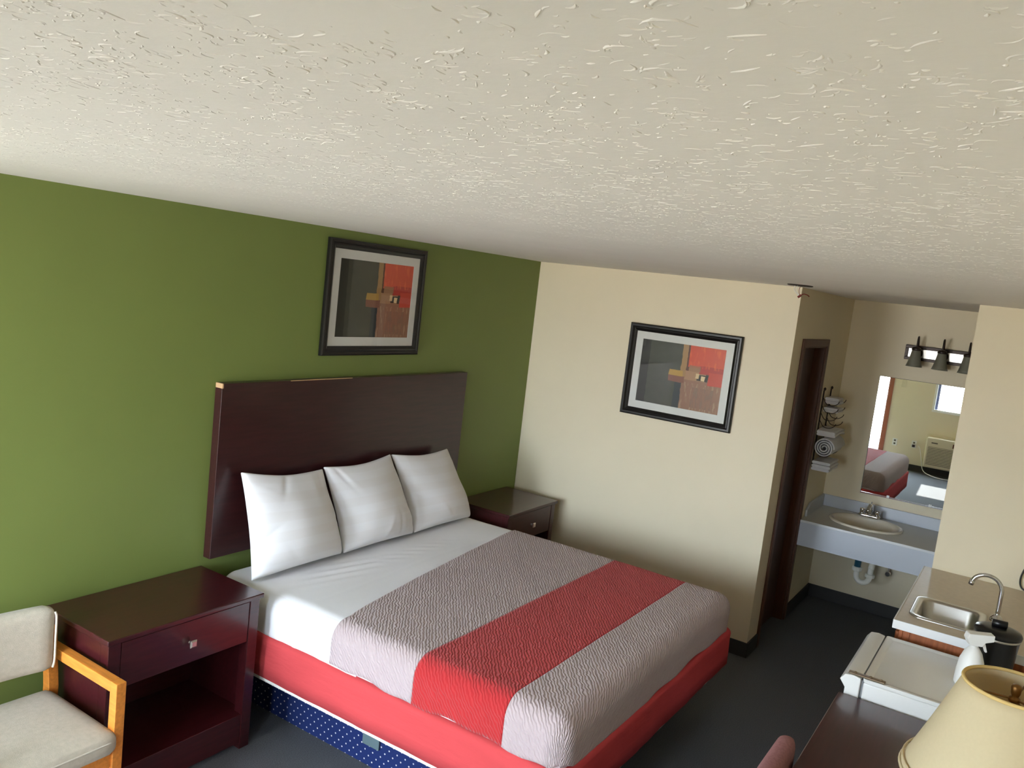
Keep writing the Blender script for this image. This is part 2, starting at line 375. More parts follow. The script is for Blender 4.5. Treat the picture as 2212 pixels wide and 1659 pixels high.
struct(obj('baseboard_left', B(XF, -bt, -bt, 0, 0, bh), M['vinyl']), 'dark grey vinyl baseboard')
fb = MB(); fb.box(XF, XF + bt, YR, DOOR[0] - 0.06, 0, bh)
struct(obj('baseboard_front', fb, M['vinyl']), 'dark grey vinyl baseboard')

# plaster strokes of the ceiling, real relief near the viewpoint, the bump of the plaster beyond
def ceiling_strokes():
    vs = []; fs = []
    def stroke(x, y, a, L, wd, h, curve):
        n = 4; k = len(vs)
        for i in range(n + 1):
            t = i / n; tt = t - 0.5
            px = x + L*tt*math.cos(a) - curve*L*(tt*tt*4 - 1)*math.sin(a)*0.5
            py = y + L*tt*math.sin(a) + curve*L*(tt*tt*4 - 1)*math.cos(a)*0.5
            f = max(0.12, math.sin(PI * (0.08 + 0.84*t))); ww = wd*f*random.uniform(.8, 1.2); hh = h*f
            nx, ny = -math.sin(a), math.cos(a)
            vs.extend([(px + nx*ww, py + ny*ww, H), (px + nx*ww*.25, py + ny*ww*.25, H - hh), (px - nx*ww*.35, py - ny*ww*.35, H - hh*.9), (px - nx*ww, py - ny*ww, H)])
        for i in range(n):
            for j in range(3):
                q = k + i*4 + j; fs.append((q, q + 4, q + 5, q + 1))
    for _ in range(7200):
        x = random.uniform(-5.55, -1.9); y = random.uniform(-3.58, -0.05)
        far = math.hypot(x + 5.37, y + 3.265); fade = max(.25, min(1.35, 1.6 - .42*far))
        base = random.uniform(0, 2*PI); m = random.choice((3, 5, 6, 8)); rad = random.uniform(.015, .06)
        kind = random.random()
        for j in range(m):
            if kind < .55:      # parallel brush drags
                a = base + random.gauss(0, .18); ox = random.gauss(0, rad); oy = random.gauss(0, rad)
            else:               # fan around a centre
                a = base + random.uniform(-1.3, 1.3); ox = rad*math.cos(a)*random.uniform(.5, 1.6); oy = rad*math.sin(a)*random.uniform(.5, 1.6)
                a += random.choice((0, PI/2))
            L = random.choice((.004, .006, .008, .011, .015, .021))*random.uniform(.7, 1.3)
            stroke(x + ox, y + oy, a, L, random.uniform(.0009, .0019), random.uniform(.0003, .00095)*fade, random.uniform(-.7, .7))
    mb = MB(); mb.v = vs; mb.f = fs; return mb
cs = obj('plaster_stroke_relief', ceiling_strokes(), M['ceiling'], ceil, smooth=True); cs['kind'] = 'stuff'

# bathroom door in the alcove side wall
d1 = sthing('door_1', 'dark wooden bathroom door in a brown casing', ((dx0+dx1)/2, YP, 0))
cw = 0.05
for nm, bb in (('casing', (dx0 - cw, dx0, YP - 0.014, YP, 0, dz + cw)), ('casing', (dx1, dx1 + cw, YP - 0.014, YP, 0, dz + cw)), ('casing_head', (dx0, dx1, YP - 0.014, YP, dz, dz + cw))):
    obj(nm, B(*bb), M['casing'], d1, bevel=0.003)
jb = 0.012
obj('jamb', B(dx0, dx0 + jb, YP, YP + 0.11, 0, dz), M['casing'], d1); obj('jamb', B(dx1 - jb, dx1, YP, YP + 0.11, 0, dz), M['casing'], d1)
obj('jamb_head', B(dx0 + jb, dx1 - jb, YP, YP + 0.11, dz - jb, dz), M['casing'], d1)
sl = obj('door_leaf', B(dx0 + jb + .003, dx1 - jb - .003, YP + 0.072, YP + 0.107, 0.008, dz - jb - .003), M['doorwood'], d1, bevel=0.002)
kb = MB(); kb.tube([(dx0 + .08, YP + .072, .95), (dx0 + .08, YP + .04, .95)], .012, 12); kb.lathe([(.001, 0)], 0, 0, 3, False, False)
kb = MB(); kb.tube([(dx0 + .08, YP + .073, .95), (dx0 + .08, YP + .05, .95), (dx0 + .08, YP + .045, .95), (dx0 + .08, YP + .03, .95), (dx0 + .08, YP + .02, .95)], [.012, .012, .024, .026, .014], 16)
obj('door_knob', kb, M['brass'], sl, smooth=True)

# entry doorway and window of the front wall (partly seen in the mirror, unseen extents set for daylight)
d2 = sthing('door_2', 'open entry doorway with reddish wood frame', (XF, (DOOR[0]+DOOR[1])/2, 0))
for bb in ((XF - T, XF + 0.016, DOOR[0] - 0.06, DOOR[0] + 0.015, 0, DOOR[2] + .06), (XF - T, XF + 0.016, DOOR[1] - .015, DOOR[1] + 0.06, 0, DOOR[2] + .06), (XF - T, XF + 0.016, DOOR[0] + .015, DOOR[1] - .015, DOOR[2] - .015, DOOR[2] + 0.06)):
    obj('door_frame', B(*bb), M['redwood'], d2)
obj('added_transom_bar', B(XF - .09, XF - .02, DOOR[0] + .015, DOOR[1] - .015, 2.03, 2.07), M['redwood'], d2)  # made-up bar across the opening heightened for daylight
obj('threshold', B(XF - T, XF, DOOR[0] + .015, DOOR[1] - .015, -0.005, 0.012), M['steel'], d2)
w1 = sthing('window_1', 'bright window over the air conditioner', (XF, (WIN[0]+WIN[1])/2, WIN[2]))
y0, y1, z0, z1 = WIN
for bb in ((y0, y0 + .05, z0, z1), (y1 - .035, y1, z0, z1), (y0 + .05, y1 - .035, z0, z0 + .04), (y0 + .05, y1 - .035, z1 - .04, z1)):
    obj('window_frame', B(XF - .10, XF + .012, *bb), M['whiteplastic'], w1)
obj('sash_stile', B(XF - .07, XF - .03, y1 - .075, y1 - .035, z0 + .04, z1 - .04), M['bluegrey'], w1)
obj('window_pane', B(XF - .052, XF - .048, y0 + .05, y1 - .075, z0 + .04, z1 - .04), M['glass'], w1)

# ------------------------------------------------------------------ bed
bx0, bx1, byf, byh = -2.775, -0.855, -2.035, -0.075
bed = thing('bed', 'king bed with coral box spring cover and dotted navy base', 'bed', ((bx0+bx1)/2, (byf+byh)/2, 0))
pl = MB(); px0, px1, py0, py1, pz = -2.59, -1.04, -1.80, -0.12, 0.279
def uvbox(mb, x0, x1, y0, y1, z0, z1):
    quads = [([(x0,y1,z0),(x0,y0,z0),(x0,y0,z1),(x0,y1,z1)], lambda p: (-p[1], p[2])), ([(x1,y0,z0),(x1,y1,z0),(x1,y1,z1),(x1,y0,z1)], lambda p: (p[1], p[2])),
             ([(x0,y0,z0),(x1,y0,z0),(x1,y0,z1),(x0,y0,z1)], lambda p: (p[0], p[2])), ([(x1,y1,z0),(x0,y1,z0),(x0,y1,z1),(x1,y1,z1)], lambda p: (-p[0], p[2])),
             ([(x0,y0,z1),(x1,y0,z1),(x1,y1,z1),(x0,y1,z1)], lambda p: (p[0], p[1])), ([(x0,y1,z0),(x1,y1,z0),(x1,y0,z0),(x0,y0,z0)], lambda p: (p[0], p[1]))]
    mb.uv = []
    for q, f in quads:
        mb.add(q, [(0, 1, 2, 3)]); mb.uv += [f(p) for p in q]
    return mb
obj('base_plinth', uvbox(pl, px0, px1, py0, py1, 0, pz), M['navy'], bed)['label'] = 'navy fabric base with white dots'
obj('corner_clip', B(px0 - .012, px0, -1.03, -0.93, 0.10, 0.16), M['greyteal'], bed, bevel=.004)
obj('box_spring_underside', B(bx0 + .0, bx1 - .0, byf + .0, byh, pz, 0.305), M['strip'], bed, bevel=.006)
def rounded_cloth_box(x0, x1, y0, y1, z0, z1, r, amp, seed):
    # box with rounded top and vertical edges, slightly uneven like stretched cloth
    loops = []; cx, cy_ = (x0+x1)/2, (y0+y1)/2; hx, hy = (x1-x0)/2, (y1-y0)/2
    prof = [(0.0, z0), (0.0, z0 + (z1-z0)*.35), (-.002, z0 + (z1-z0)*.7)] + [(-r*(1-math.cos(t)), z1 - r + r*math.sin(t)) for t in np.linspace(0.15, PI/2, 6)] + [(-.12, z1 + .001)]
    k = 14; rs = np.random.default_rng(seed)
    ph = rs.uniform(0, 6, 8)
    for d, z in prof:
        base = rrect(cx, cy_, hx + d, hy + d, max(.01, .05 + d*.5), z, k)
        # densify
        dense = []
        for i in range(len(base)):
            a, b = np.array(base[i]), np.array(base[(i+1) % len(base)]); m = max(1, int(np.linalg.norm(b-a)/.04))
            for j in range(m): dense.append(a + (b-a)*j/m)
        lp = []
        for p in dense:
            s_ = p[0]*1.3 + p[1]*1.7
            wv = amp*(math.sin(9*s_ + ph[0]) + .6*math.sin(23*s_ + ph[1] + 20*z) + .4*math.sin(41*s_ + ph[2]))
            nrm = np.array([p[0]-cx, p[1]-cy_, 0]); nrm = nrm/np.linalg.norm(nrm)
            lp.append(p + nrm*wv + np.array([0, 0, wv*.5 if z > z0 + .02 else 0]))
        loops.append(lp)
    n0 = min(len(l) for l in loops)
    loops = [[l[int(round(i*len(l)/n0)) % len(l)] for i in range(n0)] for l in loops]
    return MB().loft([[tuple(p) for p in l] for l in loops], True, True)
bs = obj('box_spring', rounded_cloth_box(bx0 - .012, bx1 + .012, byf - .014, byh, 0.305, 0.505, .03, .0015, 3), M['red_cover'], bed, smooth=True)
bs['label'] = 'box spring in a coral red fitted cover'
obj('mattress', rounded_cloth_box(bx0 + .015, bx1 - .015, byf + .015, byh, 0.495, 0.688, .06, .0, 4), M['sheet'], bed, smooth=True)

def wob(s, t, seed, amp):
    r = np.random.default_rng(seed); z = np.zeros_like(s)
    for k in range(7):
        a = r.uniform(0, 2*PI); f = r.uniform(5, 34); z += math.pow(f, -.55)*np.sin(f*(np.cos(a)*s + np.sin(a)*t) + r.uniform(0, 6))
    return amp*z
def drape(S, Tt, top, r, x0, x1, y0, thick=0.0):
    # cloth coordinates (S across, T along) folded over the mattress; overflow beyond the edges rolls over radius r and hangs
    cx = np.clip(S, x0 + r, x1 - r); cy_ = np.maximum(Tt, y0 + r)
    ox, oy = S - cx, Tt - cy_; nrm = np.hypot(ox, oy); e = np.maximum(np.abs(ox), np.abs(oy))
    dx_, dy_ = np.where(nrm > 1e-9, ox/np.maximum(nrm, 1e-9), 0), np.where(nrm > 1e-9, oy/np.maximum(nrm, 1e-9), 0)
    th = np.minimum(e/r, PI/2); hh = r*np.sin(th); vv = -r*(1 - np.cos(th)) - np.maximum(e - r*PI/2, 0)
    return cx + dx_*hh, cy_ + dy_*hh, top + vv, dx_*np.sin(th), dy_*np.sin(th), np.cos(th)
def cloth(s_of, t_of, ns, nt_, top, r, x0, x1, y0, amp, seed, uvs=True, extra=None):
    u = np.linspace(0, 1, ns)[None, :]*np.ones((nt_, 1)); v = np.linspace(0, 1, nt_)[:, None]*np.ones((1, ns))
    S, Tt = s_of(u, v), t_of(u, v)
    X, Y, Z, nx, ny, nz = drape(S, Tt, top, r, x0, x1, y0)
    d = wob(S, Tt, seed, amp)
    if extra is not None: d = d + extra(S, Tt)
    X, Y, Z = X + nx*d, Y + ny*d, Z + nz*d
    mb = MB(); mb.v = [tuple(p) for p in np.stack([X, Y, Z], -1).reshape(-1, 3)]
    mb.f = [(j*ns + i, j*ns + i + 1, (j+1)*ns + i + 1, (j+1)*ns + i) for j in range(nt_-1) for i in range(ns-1)]
    mb.uv = np.stack([S, Tt], -1).reshape(-1, 2)
    return mb
def solid(o, th):
    md = o.modifiers.new('solid', 'SOLIDIFY'); md.thickness = th; md.offset = 1
    return o
rq = 0.085
def hang(z, top=0.70, r=rq): return r*PI/2 - r + (top - z)       # overflow length that ends at height z, counted from the inner edge
# sheet
sh_l, sh_r = bx0 + rq - hang(.505, .694), bx1 - rq + hang(.505, .694)
def sheet_extra(S, T_):
    w_ = .004*np.exp(-((T_ + .42)/.10)**2)*np.exp(-((S + 2.25)/.28)**2)*np.sin(90*(T_ + .25*S)) + .004*np.exp(-((T_ + .45)/.05)**2)*np.exp(-((S + 1.75)/.3)**2)*np.abs(np.sin(30*S + 40*T_))
    return w_ + .002*np.exp(-((T_ + .60 - .02*np.sin(3*S))/.012)**2)
sheet = obj('bed_sheet', cloth(lambda u, v: sh_l + (sh_r - sh_l)*u, lambda u, v: -0.078 + (-1.0 + .078)*v, 150, 90, .694, rq, bx0 + .008, bx1 - .008, byf, .0022, 11, extra=sheet_extra), M['sheet'], smooth=True)
solid(sheet, .003); tag(sheet, 'white sheet turned back over the mattress below the pillows', 'sheet')
# quilt in three bands
q_l, q_r = bx0 + rq - hang(.506), bx1 - rq + hang(.510)
quilt = thing('quilt', 'taupe textured quilt with a crimson band across the bed', 'quilt', ((bx0+bx1)/2, (byf+byh)/2 - .3, 0.5))
head = lambda u: -0.845 + .245*np.clip((u - .12)/.75, 0, 1)**.8     # slanted head edge
q_f = byf + rq - hang(.500)
def hemS(tfun):
    def f(u, v):
        t = tfun(u, v); l = q_l + .007*np.sin(11*t) + .005*np.sin(29*t + 1); r = q_r + .010*np.sin(8*t) + .004*np.sin(31*t)
        return l + (r - l)*u
    return f
def tf(a, b): return lambda u, v: (a(u) if callable(a) else a) + ((b(u) if callable(b) else b) - (a(u) if callable(a) else a))*v
foot = lambda u: q_f + .012*np.sin(9*u + 2) + .008*np.sin(31*u)
g1 = solid(obj('grey_panel', cloth(hemS(tf(head, -1.315)), tf(head, -1.315), 170, 60, .703, rq, bx0, bx1, byf, .0020, 21), M['quilt_grey'], quilt, smooth=True), .007)
rb = solid(obj('red_band', cloth(hemS(tf(-1.315, -1.765)), tf(-1.315, -1.765), 170, 40, .703, rq, bx0, bx1, byf, .0020, 21), M['quilt_red'], quilt, smooth=True), .007); rb['label'] = 'crimson band'
g2 = solid(obj('grey_panel', cloth(hemS(tf(-1.765, foot)), tf(-1.765, foot), 170, 60, .703, rq, bx0, bx1, byf, .0020, 21), M['quilt_grey'], quilt, smooth=True), .007)

# headboard on the wall
hb = thing('headboard', 'tall dark mahogany headboard panel mounted on the green wall', 'headboard', (-1.837, -0.03, 0.775))
obj('panel', B(-2.82, -0.855, -0.052, -0.002, 0.775, 1.635), M['mahogany_h'], hb, bevel=.002)
obj('chipped_corner', B(-2.8212, -2.812, -0.0532, -0.004, 1.612, 1.6362), M['worn'], hb, bevel=.002)
obj('worn_edge', B(-2.40, -1.95, -0.0530, -0.050, 1.6325, 1.6360), M['worn'], hb)

# pillows: corners top-left, top-right, bottom-right, bottom-left on the leaning plane
def pillow(c, label, seed, puff):
    c = [np.array(p) for p in c]; n = 44; rs = np.random.default_rng(seed)
    u = np.linspace(0, 1, n)[None, :]*np.ones((n, 1)); v = np.linspace(0, 1, n)[:, None]*np.ones((1, n))
    # edges pull in between the corners, least along the bottom that rests on the bed
    uu = u + .030*np.sin(PI*v)**.8*(1 - 2*u); vv = v + .050*np.sin(PI*u)*np.clip(1 - 1.6*v, -.25, 1)
    uu = uu + .006*np.sin(7*v + seed)*np.sin(PI*u)
    P = (c[0][None, None]*((1-uu)*(1-vv))[..., None] + c[1][None, None]*(uu*(1-vv))[..., None] + c[2][None, None]*(uu*vv)[..., None] + c[3][None, None]*((1-uu)*vv)[..., None])
    nrm = np.cross(c[1]-c[0], c[3]-c[0]); nrm /= np.linalg.norm(nrm)
    if nrm[1] > 0: nrm = -nrm
    prof = (np.clip(np.sin(PI*u), 0, 1)**.42)*(np.clip(np.sin(PI*(.06 + .94*v)**1.25), 0, 1)**.42)
    cre = np.zeros_like(u)
    for q in range(14):      # creases running in from the seams
        cu, cv = rs.choice((.04, .96)) if q % 3 else rs.uniform(.1, .9), rs.uniform(.1, .9) if q % 3 else rs.choice((.05, .93)); an = rs.uniform(-.6, .6) + (PI/2 if q % 3 == 0 else 0)
        du, dv = u - cu, v - cv; al = du*np.cos(an) + dv*np.sin(an); ac_ = -du*np.sin(an) + dv*np.cos(an)
        cre += rs.uniform(-.016, .010)*np.exp(-(ac_/.026)**2 - (al/.20)**2)
    wr = wob(u*.6, v*.6, seed, .004)*prof + .004*np.sin(26*(u*rs.uniform(.6, 1.2) + v*.5))*np.exp(-((np.minimum(u, 1-u)/.12)**2))*np.sin(PI*v)
    front = P + nrm*(puff*prof*(.62 + .55*v) + wr + cre*prof + .004)[..., None]
    back = P - nrm*((puff*.25)*prof + .004)[..., None]
    mb = MB(); A = front.reshape(-1, 3); Bk = back.reshape(-1, 3); off = n*n
    mb.v = [tuple(p) for p in A] + [tuple(p) for p in Bk]
    for j in range(n-1):
        for i in range(n-1):
            a = j*n + i; mb.f.append((a, a+n, a+n+1, a+1)); mb.f.append((off+a, off+a+1, off+a+n+1, off+a+n))
    ring = [i for i in range(n)] + [j*n + n-1 for j in range(1, n)] + [(n-1)*n + i for i in range(n-2, -1, -1)] + [j*n for j in range(n-2, 0, -1)]
    for k in range(len(ring)):
        a, b = ring[k], ring[(k+1) % len(ring)]; mb.f.append((a, b, b+off, a+off))
    uv = np.stack([u, v*.5], -1).reshape(-1, 2); mb.uv = np.concatenate([uv, uv])
    o = obj('pillow', mb, M['pillow'], smooth=True, sub=1); tag(o, label, 'pillow', 'white pillows along the headboard'); return o
pillow([(-2.715, -0.100, 1.205), (-2.180, -0.110, 1.155), (-2.130, -0.258, 0.712), (-2.738, -0.264, 0.708)], 'white pillow nearest the wide nightstand, leftmost of three', 31, .145)
pillow([(-2.172, -0.108, 1.165), (-1.632, -0.108, 1.175), (-1.536, -0.264, 0.710), (-2.122, -0.264, 0.712)], 'white pillow in the middle of the three', 47, .140)
pillow([(-1.622, -0.108, 1.172), (-1.078, -0.112, 1.150), (-0.950, -0.264, 0.708), (-1.526, -0.264, 0.710)], 'white pillow nearest the cream wall, rightmost of three', 53, .130)

# ------------------------------------------------------------------ nightstands
def nightstand(x0, x1, yf, zt, label, knob_x=None):
    t = thing('nightstand', label, 'nightstand', ((x0+x1)/2, yf/2, 0)); m = M['mahogany']; yb = -0.016
    a, b = x0 + .012, x1 - .012; y = yf + .014
    obj('top', B(x0, x1, yf, yb, zt - .022, zt), m, t, bevel=.004)
    pw = .052
    obj('side_panel', B(a, a + .018, y + pw, yb, 0, zt - .022), m, t, bevel=.001); obj('side_panel', B(b - .018, b, y + pw, yb, 0, zt - .022), m, t, bevel=.001)
    obj('front_post', B(a, a + pw, y, y + pw, 0, zt - .022), m, t, bevel=.002); obj('front_post', B(b - pw, b, y, y + pw, 0, zt - .022), m, t, bevel=.002)
    obj('back_panel', B(a + .018, b - .018, yb - .012, yb, .05, zt - .022), m, t)
    d = obj('drawer', B(a + pw + .003, b - pw - .003, y + .002, y + .022, .522, zt - .030), m, t, bevel=.002)
    obj('drawer_box', B(a + pw + .01, b - pw - .01, y + .022, yb - .05, .53, zt - .05), m, d)
    kx = knob_x or (a + b)/2; kz = (.522 + zt - .03)/2
    kb = MB(); kb.tube([(kx, y + .003, kz), (kx, y - .012, kz)], .007, 10); kb.loft([[(kx + sx_*.011, y - .012, kz + sz*.011) for sx_, sz in ((-1,-1),(1,-1),(1,1),(-1,1))], [(kx + sx_*.016, y - .024, kz + sz*.016) for sx_, sz in ((-1,-1),(1,-1),(1,1),(-1,1))], [(kx + sx_*.010, y - .029, kz + sz*.010) for sx_, sz in ((-1,-1),(1,-1),(1,1),(-1,1))]], True, True)
    obj('knob', kb, M['nickel'], d)['label'] = 'square satin metal knob'
    obj('shelf', B(a + .018, b - .018, y + .02, yb - .012, .150, .170), m, t)
    obj('kick_rail', B(a + pw, b - pw, y + .004, y + .022, .03, .170), m, t, bevel=.002)
    return t
nightstand(-3.588, -2.838, -0.472, 0.740, 'wide dark nightstand with open shelf beside the armchair', -3.21)
nightstand(-0.790, -0.140, -0.470, 0.738, 'narrower dark nightstand in the corner beyond the bed')

# ------------------------------------------------------------------ armchair and desk chair
def cushion(x0, x1, y0, y1, z0, z1, r, crown, axis='z', n=18, bow=0.0):
    # soft pad: rounded box with crowned faces
    u = np.linspace(-1, 1, n); loops = []
    hx, hy, hz = (x1-x0)/2, (y1-y0)/2, (z1-z0)/2; c = np.array([(x0+x1)/2, (y0+y1)/2, (z0+z1)/2])
    mb = MB(); h = np.array([hx, hy, hz]); k = {'x': 0, 'y': 1, 'z': 2}[axis]
    for ax in range(3):
        a1, a2 = (ax+1) % 3, (ax+2) % 3
        for s in (-1, 1):
            base = len(mb.v)
            for i in u:
                for j in u:
                    p = np.zeros(3); p[ax] = s; p[a1] = i; p[a2] = j
                    q = np.clip(p*h, -(h - r), h - r); d = p*h - q; L = np.linalg.norm(d)
                    w_ = q + (d/L*r if L > 1e-9 else 0)
                    o1, o2 = [a for a in range(3) if a != k]
                    f = (1 - (w_[o1]/h[o1])**2)*(1 - (w_[o2]/h[o2])**2)
                    w_[k] += crown*f*np.sign(w_[k]) if abs(w_[k]) > 1e-6 else 0
                    w_[1] += bow*(1 - (w_[0]/h[0])**2)
                    mb.v.append(tuple(c + w_))
            for i in range(n-1):
                for j in range(n-1):
                    a = base + i*n + j; q4 = (a, a+1, a+n+1, a+n); mb.f.append(q4[::-1] if s > 0 else q4)
    return mb
def weld(o):
    md = o.modifiers.new('weld', 'WELD'); md.merge_threshold = .0004; return o
ch = thing('armchair', 'honey oak armchair with oatmeal upholstery beside the nightstand', 'armchair', (-3.925, -0.38, 0))
cx0, cx1 = -4.245, -3.600; lw = .040
for X in (cx0, cx1 - lw):
    obj('front_leg', B(X, X + lw, -0.622, -0.580, 0, 0.642), M['oak'], ch, bevel=.003)
    obj('armrest', B(X, X + lw, -0.580, -0.085, 0.600, 0.642), M['oak'], ch, bevel=.003)
    obj('back_post', MB().prism([(-.150, 0), (-.108, 0), (-.130, .46), (-.105, .70), (-.145, .70), (-.175, .46)], 'x', X, X + lw), M['oak'], ch, bevel=.003)
obj('front_rail', B(cx0 + lw, cx1 - lw, -0.612, -0.585, 0.315, 0.375), M['oak'], ch, bevel=.003)
obj('back_rail', B(cx0 + lw, cx1 - lw, -0.165, -0.140, 0.315, 0.375), M['oak'], ch, bevel=.003)
for X in (cx0 + .008, cx1 - lw + .008): obj('side_rail', B(X, X + .024, -0.580, -0.165, 0.315, 0.375), M['oak'], ch, bevel=.003)
seat = weld(obj('seat', cushion(cx0 + .042, cx1 - .028, -0.652, -0.160, 0.375, 0.470, .042, .016), M['upholstery'], ch, smooth=True))
def pipe_loop(x0, x1, y0, y1, z, r): return MB().tube(rrect((x0+x1)/2, (y0+y1)/2, (x1-x0)/2, (y1-y0)/2, .05, z, 6), r, 6, closed=True)
obj('seat_piping', pipe_loop(cx0 + .045, cx1 - .031, -0.649, -0.163, 0.438, .004), M['piping'], seat, smooth=True)
back = weld(obj('back_pad', cushion(cx0 + .03, -3.668, -0.262, -0.192, 0.575, 0.835, .030, .010, 'y', bow=.03), M['upholstery'], ch, smooth=True))
obj('back_piping', MB().tube(smoothpts([(-3.673, -.252, .815), (-3.668, -.254, .79), (-3.668, -.254, .70), (-3.668, -.254, .62), (-3.673, -.252, .59)]), .0045, 6), M['piping'], back, smooth=True)

dc = thing('desk_chair', 'mauve upholstered chair tucked under the desk', 'chair', (-2.70, -2.95, 0))
ex0, ex1 = -2.965, -2.415
weld(obj('seat', cushion(ex0, ex1, -3.22, -2.74, 0.38, 0.47, .04, .012), M['mauve'], dc, smooth=True))
weld(obj('back_pad', cushion(ex0, ex1, -2.752, -2.688, 0.52, 0.805, .030, .006, 'y'), M['mauve'], dc, smooth=True))
for X in (ex0 + .02, ex1 - .055):
    obj('front_leg', B(X, X + .035, -3.20, -3.165, 0, .385), M['doorwood'], dc, bevel=.003)
    obj('back_leg', B(X, X + .035, -2.735, -2.70, 0, .54), M['doorwood'], dc, bevel=.003)

# ------------------------------------------------------------------ framed prints
def picture(name, org, ux, w_, h_, label, tilt=0):
    # org: lower-left corner on the wall (world), ux: horizontal direction along the wall seen from the room, nrm points into the room
    ux = np.array(ux, float); uz = np.array([0, 0, 1.0]); nn = np.cross(ux, uz); org = np.array(org, float)
    def W(a, b, d): return tuple(org + ux*a + uz*b + nn*d)
    t = thing(name, label, 'picture', W(w_/2, 0, 0)); fw_ = .052
    prof = [(0, .002), (0, .020), (.008, .026), (.020, .026), (.026, .020), (.034, .022), (.046, .016), (fw_, .010), (fw_, .002)]
    for side in range(4):
        mb = MB(); loops = []
        for a, d in prof:
            pts = {0: (W(a, a, d), W(w_ - a, a, d)), 1: (W(w_ - a, a, d), W(w_ - a, h_ - a, d)), 2: (W(w_ - a, h_ - a, d), W(a, h_ - a, d)), 3: (W(a, h_ - a, d), W(a, a, d))}[side]
            loops.append(pts)
        mb.loft([[l[0] for l in loops], [l[1] for l in loops]], True, True)
        obj('frame_rail' if side in (0, 2) else 'frame_stile', mb, M['black'], t, autos=35)
    def plate(a0, a1, b0, b1, d0, d1):
        mb = MB(); vs = [W(a, b, d) for d in (d0, d1) for a, b in ((a0, b0), (a1, b0), (a1, b1), (a0, b1))]
        mb.add(vs, [(3, 2, 1, 0), (4, 5, 6, 7), (0, 1, 5, 4), (1, 2, 6, 5), (2, 3, 7, 6), (3, 0, 4, 7)]); mb.uv = [(0, 0), (1, 0), (1, 1), (0, 1)]*2; return mb
    mw = .050
    a0, a1, b0, b1 = fw_, w_ - fw_, fw_, h_ - fw_
    mbm = MB(); ml, mh = [(a0, b0), (a1, b0), (a1, b1), (a0, b1)], [(a0 + mw, b0 + mw), (a1 - mw, b0 + mw), (a1 - mw, b1 - mw), (a0 + mw, b1 - mw)]
    mbm.loft([[W(*p, .0075) for p in mh], [W(*p, .009) for p in [(q[0], q[1]) for q in mh]], [W(*p, .009) for p in ml], [W(*p, .0075) for p in ml]])
    obj('mat_board', mbm, M['mat_board'], t)
    obj('abstract_print', plate(a0 + mw - .004, a1 - mw + .004, b0 + mw - .004, b1 - mw + .004, .004, .007), M['print'], t)['label'] = 'abstract print of charcoal, orange and brown blocks'
    obj('picture_glass', plate(a0 - .001, a1 + .001, b0 - .001, b1 + .001, .0105, .0120), M['glass'], t)
picture('framed_picture', (-2.178, -0.001, 1.757), (1, 0, 0), .815, .633, 'black framed abstract print hanging above the headboard')
picture('framed_picture', (-0.001, -0.805, 1.448), (0, -1, 0), .800, .638, 'black framed abstract print on the cream wall')

# ------------------------------------------------------------------ ceiling fitting with loose wires
cf = thing('ceiling_bracket', 'bare ceiling bracket with dangling wires near the alcove', 'bracket', (-0.38, -2.0, H))
obj('mounting_plate', MB().lathe([(.072, H), (.072, H - .004), (.066, H - .007), (.03, H - .007), (.03, H - .002)], -0.38, -2.0, 28, False, True), M['bronze'], cf, smooth=True)
for i, (dy, col) in enumerate(((-.0, 'whiteplastic'), (.014, 'whiteplastic'), (-.018, 'redwire'))):
    obj('wire', MB().tube(smoothpts([(-.38, -1.985 + dy, H - .004), (-.38, -1.982 + dy*.9, H - .03), (-.382, -1.998 + dy*.4, H - .055), (-.382, -2.006 + dy*.2, H - .066)]), .0016, 6), M[col], cf)
obj('connector', MB().tube([(-.382, -1.998, H - .072), (-.382, -2.014, H - .058)], .007, 8), M['redwire'], cf)
obj('wire_tail', MB().tube(smoothpts([(-.382, -2.012, H - .058), (-.382, -2.03, H - .050), (-.382, -2.05, H - .054), (-.382, -2.062, H - .062)]), .003, 6), M['redwire'], cf)

# ------------------------------------------------------------------ alcove: vanity
vx, vz = 0.93, 0.770
va = thing('vanity_counter', 'grey laminate vanity counter with deep pale blue apron', 'counter', (1.3, -2.41, 0.58))
hole = ellipse(1.305, -2.322, .205, .232, 0)
obj('worktop', holed_slab(vx, XB - .002, YK + .002, YP - .002, vz - .032, vz, hole), M['laminate'], va)
obj('apron', B(vx - .001, vx + .018, YK + .002, YP - .002, vz - .188, vz - .010), M['apron'], va, bevel=.003)
obj('front_edge', B(vx - .004, vx + .004, YK + .002, YP - .002, vz - .012, vz + .006), M['edge_lam'], va, bevel=.004)
obj('backsplash', B(XB - .022, XB - .002, YK + .002, YP - .002, vz, vz + .092), M['apron'], va, bevel=.003)
obj('side_splash', MB().prism([(vx + .16, vz), (XB - .022, vz), (XB - .022, vz + .092), (vx + .26, vz + .092), (vx + .16, vz + .05)], 'y', YP - .020, YP - .002), M['apron'], va, bevel=.003)
sk = [ellipse(1.305, -2.322, a, b, z) for a, b, z in ((.238, .262, vz + .001), (.240, .264, vz + .010), (.228, .252, vz + .017), (.208, .234, vz + .012), (.196, .222, vz - .010), (.165, .188, vz - .085), (.10, .115, vz - .125), (.03, .03, vz - .135))]
tag(obj('wash_basin', MB().loft(sk, False, True), M['porcelain'], smooth=True), 'oval cream porcelain basin set into the vanity counter', 'basin')
fa = thing('basin_faucet', 'chrome two handle faucet behind the oval basin', 'faucet', (1.515, -2.310, vz + .02))
z_ = vz + .018
obj('base_plate', MB().loft([rrect(1.515, -2.310, .026, .080, .024, z_ - .004), rrect(1.515, -2.310, .026, .080, .024, z_ + .014), rrect(1.515, -2.310, .018, .072, .017, z_ + .020)], True, True), M['chrome'], fa, smooth=True)
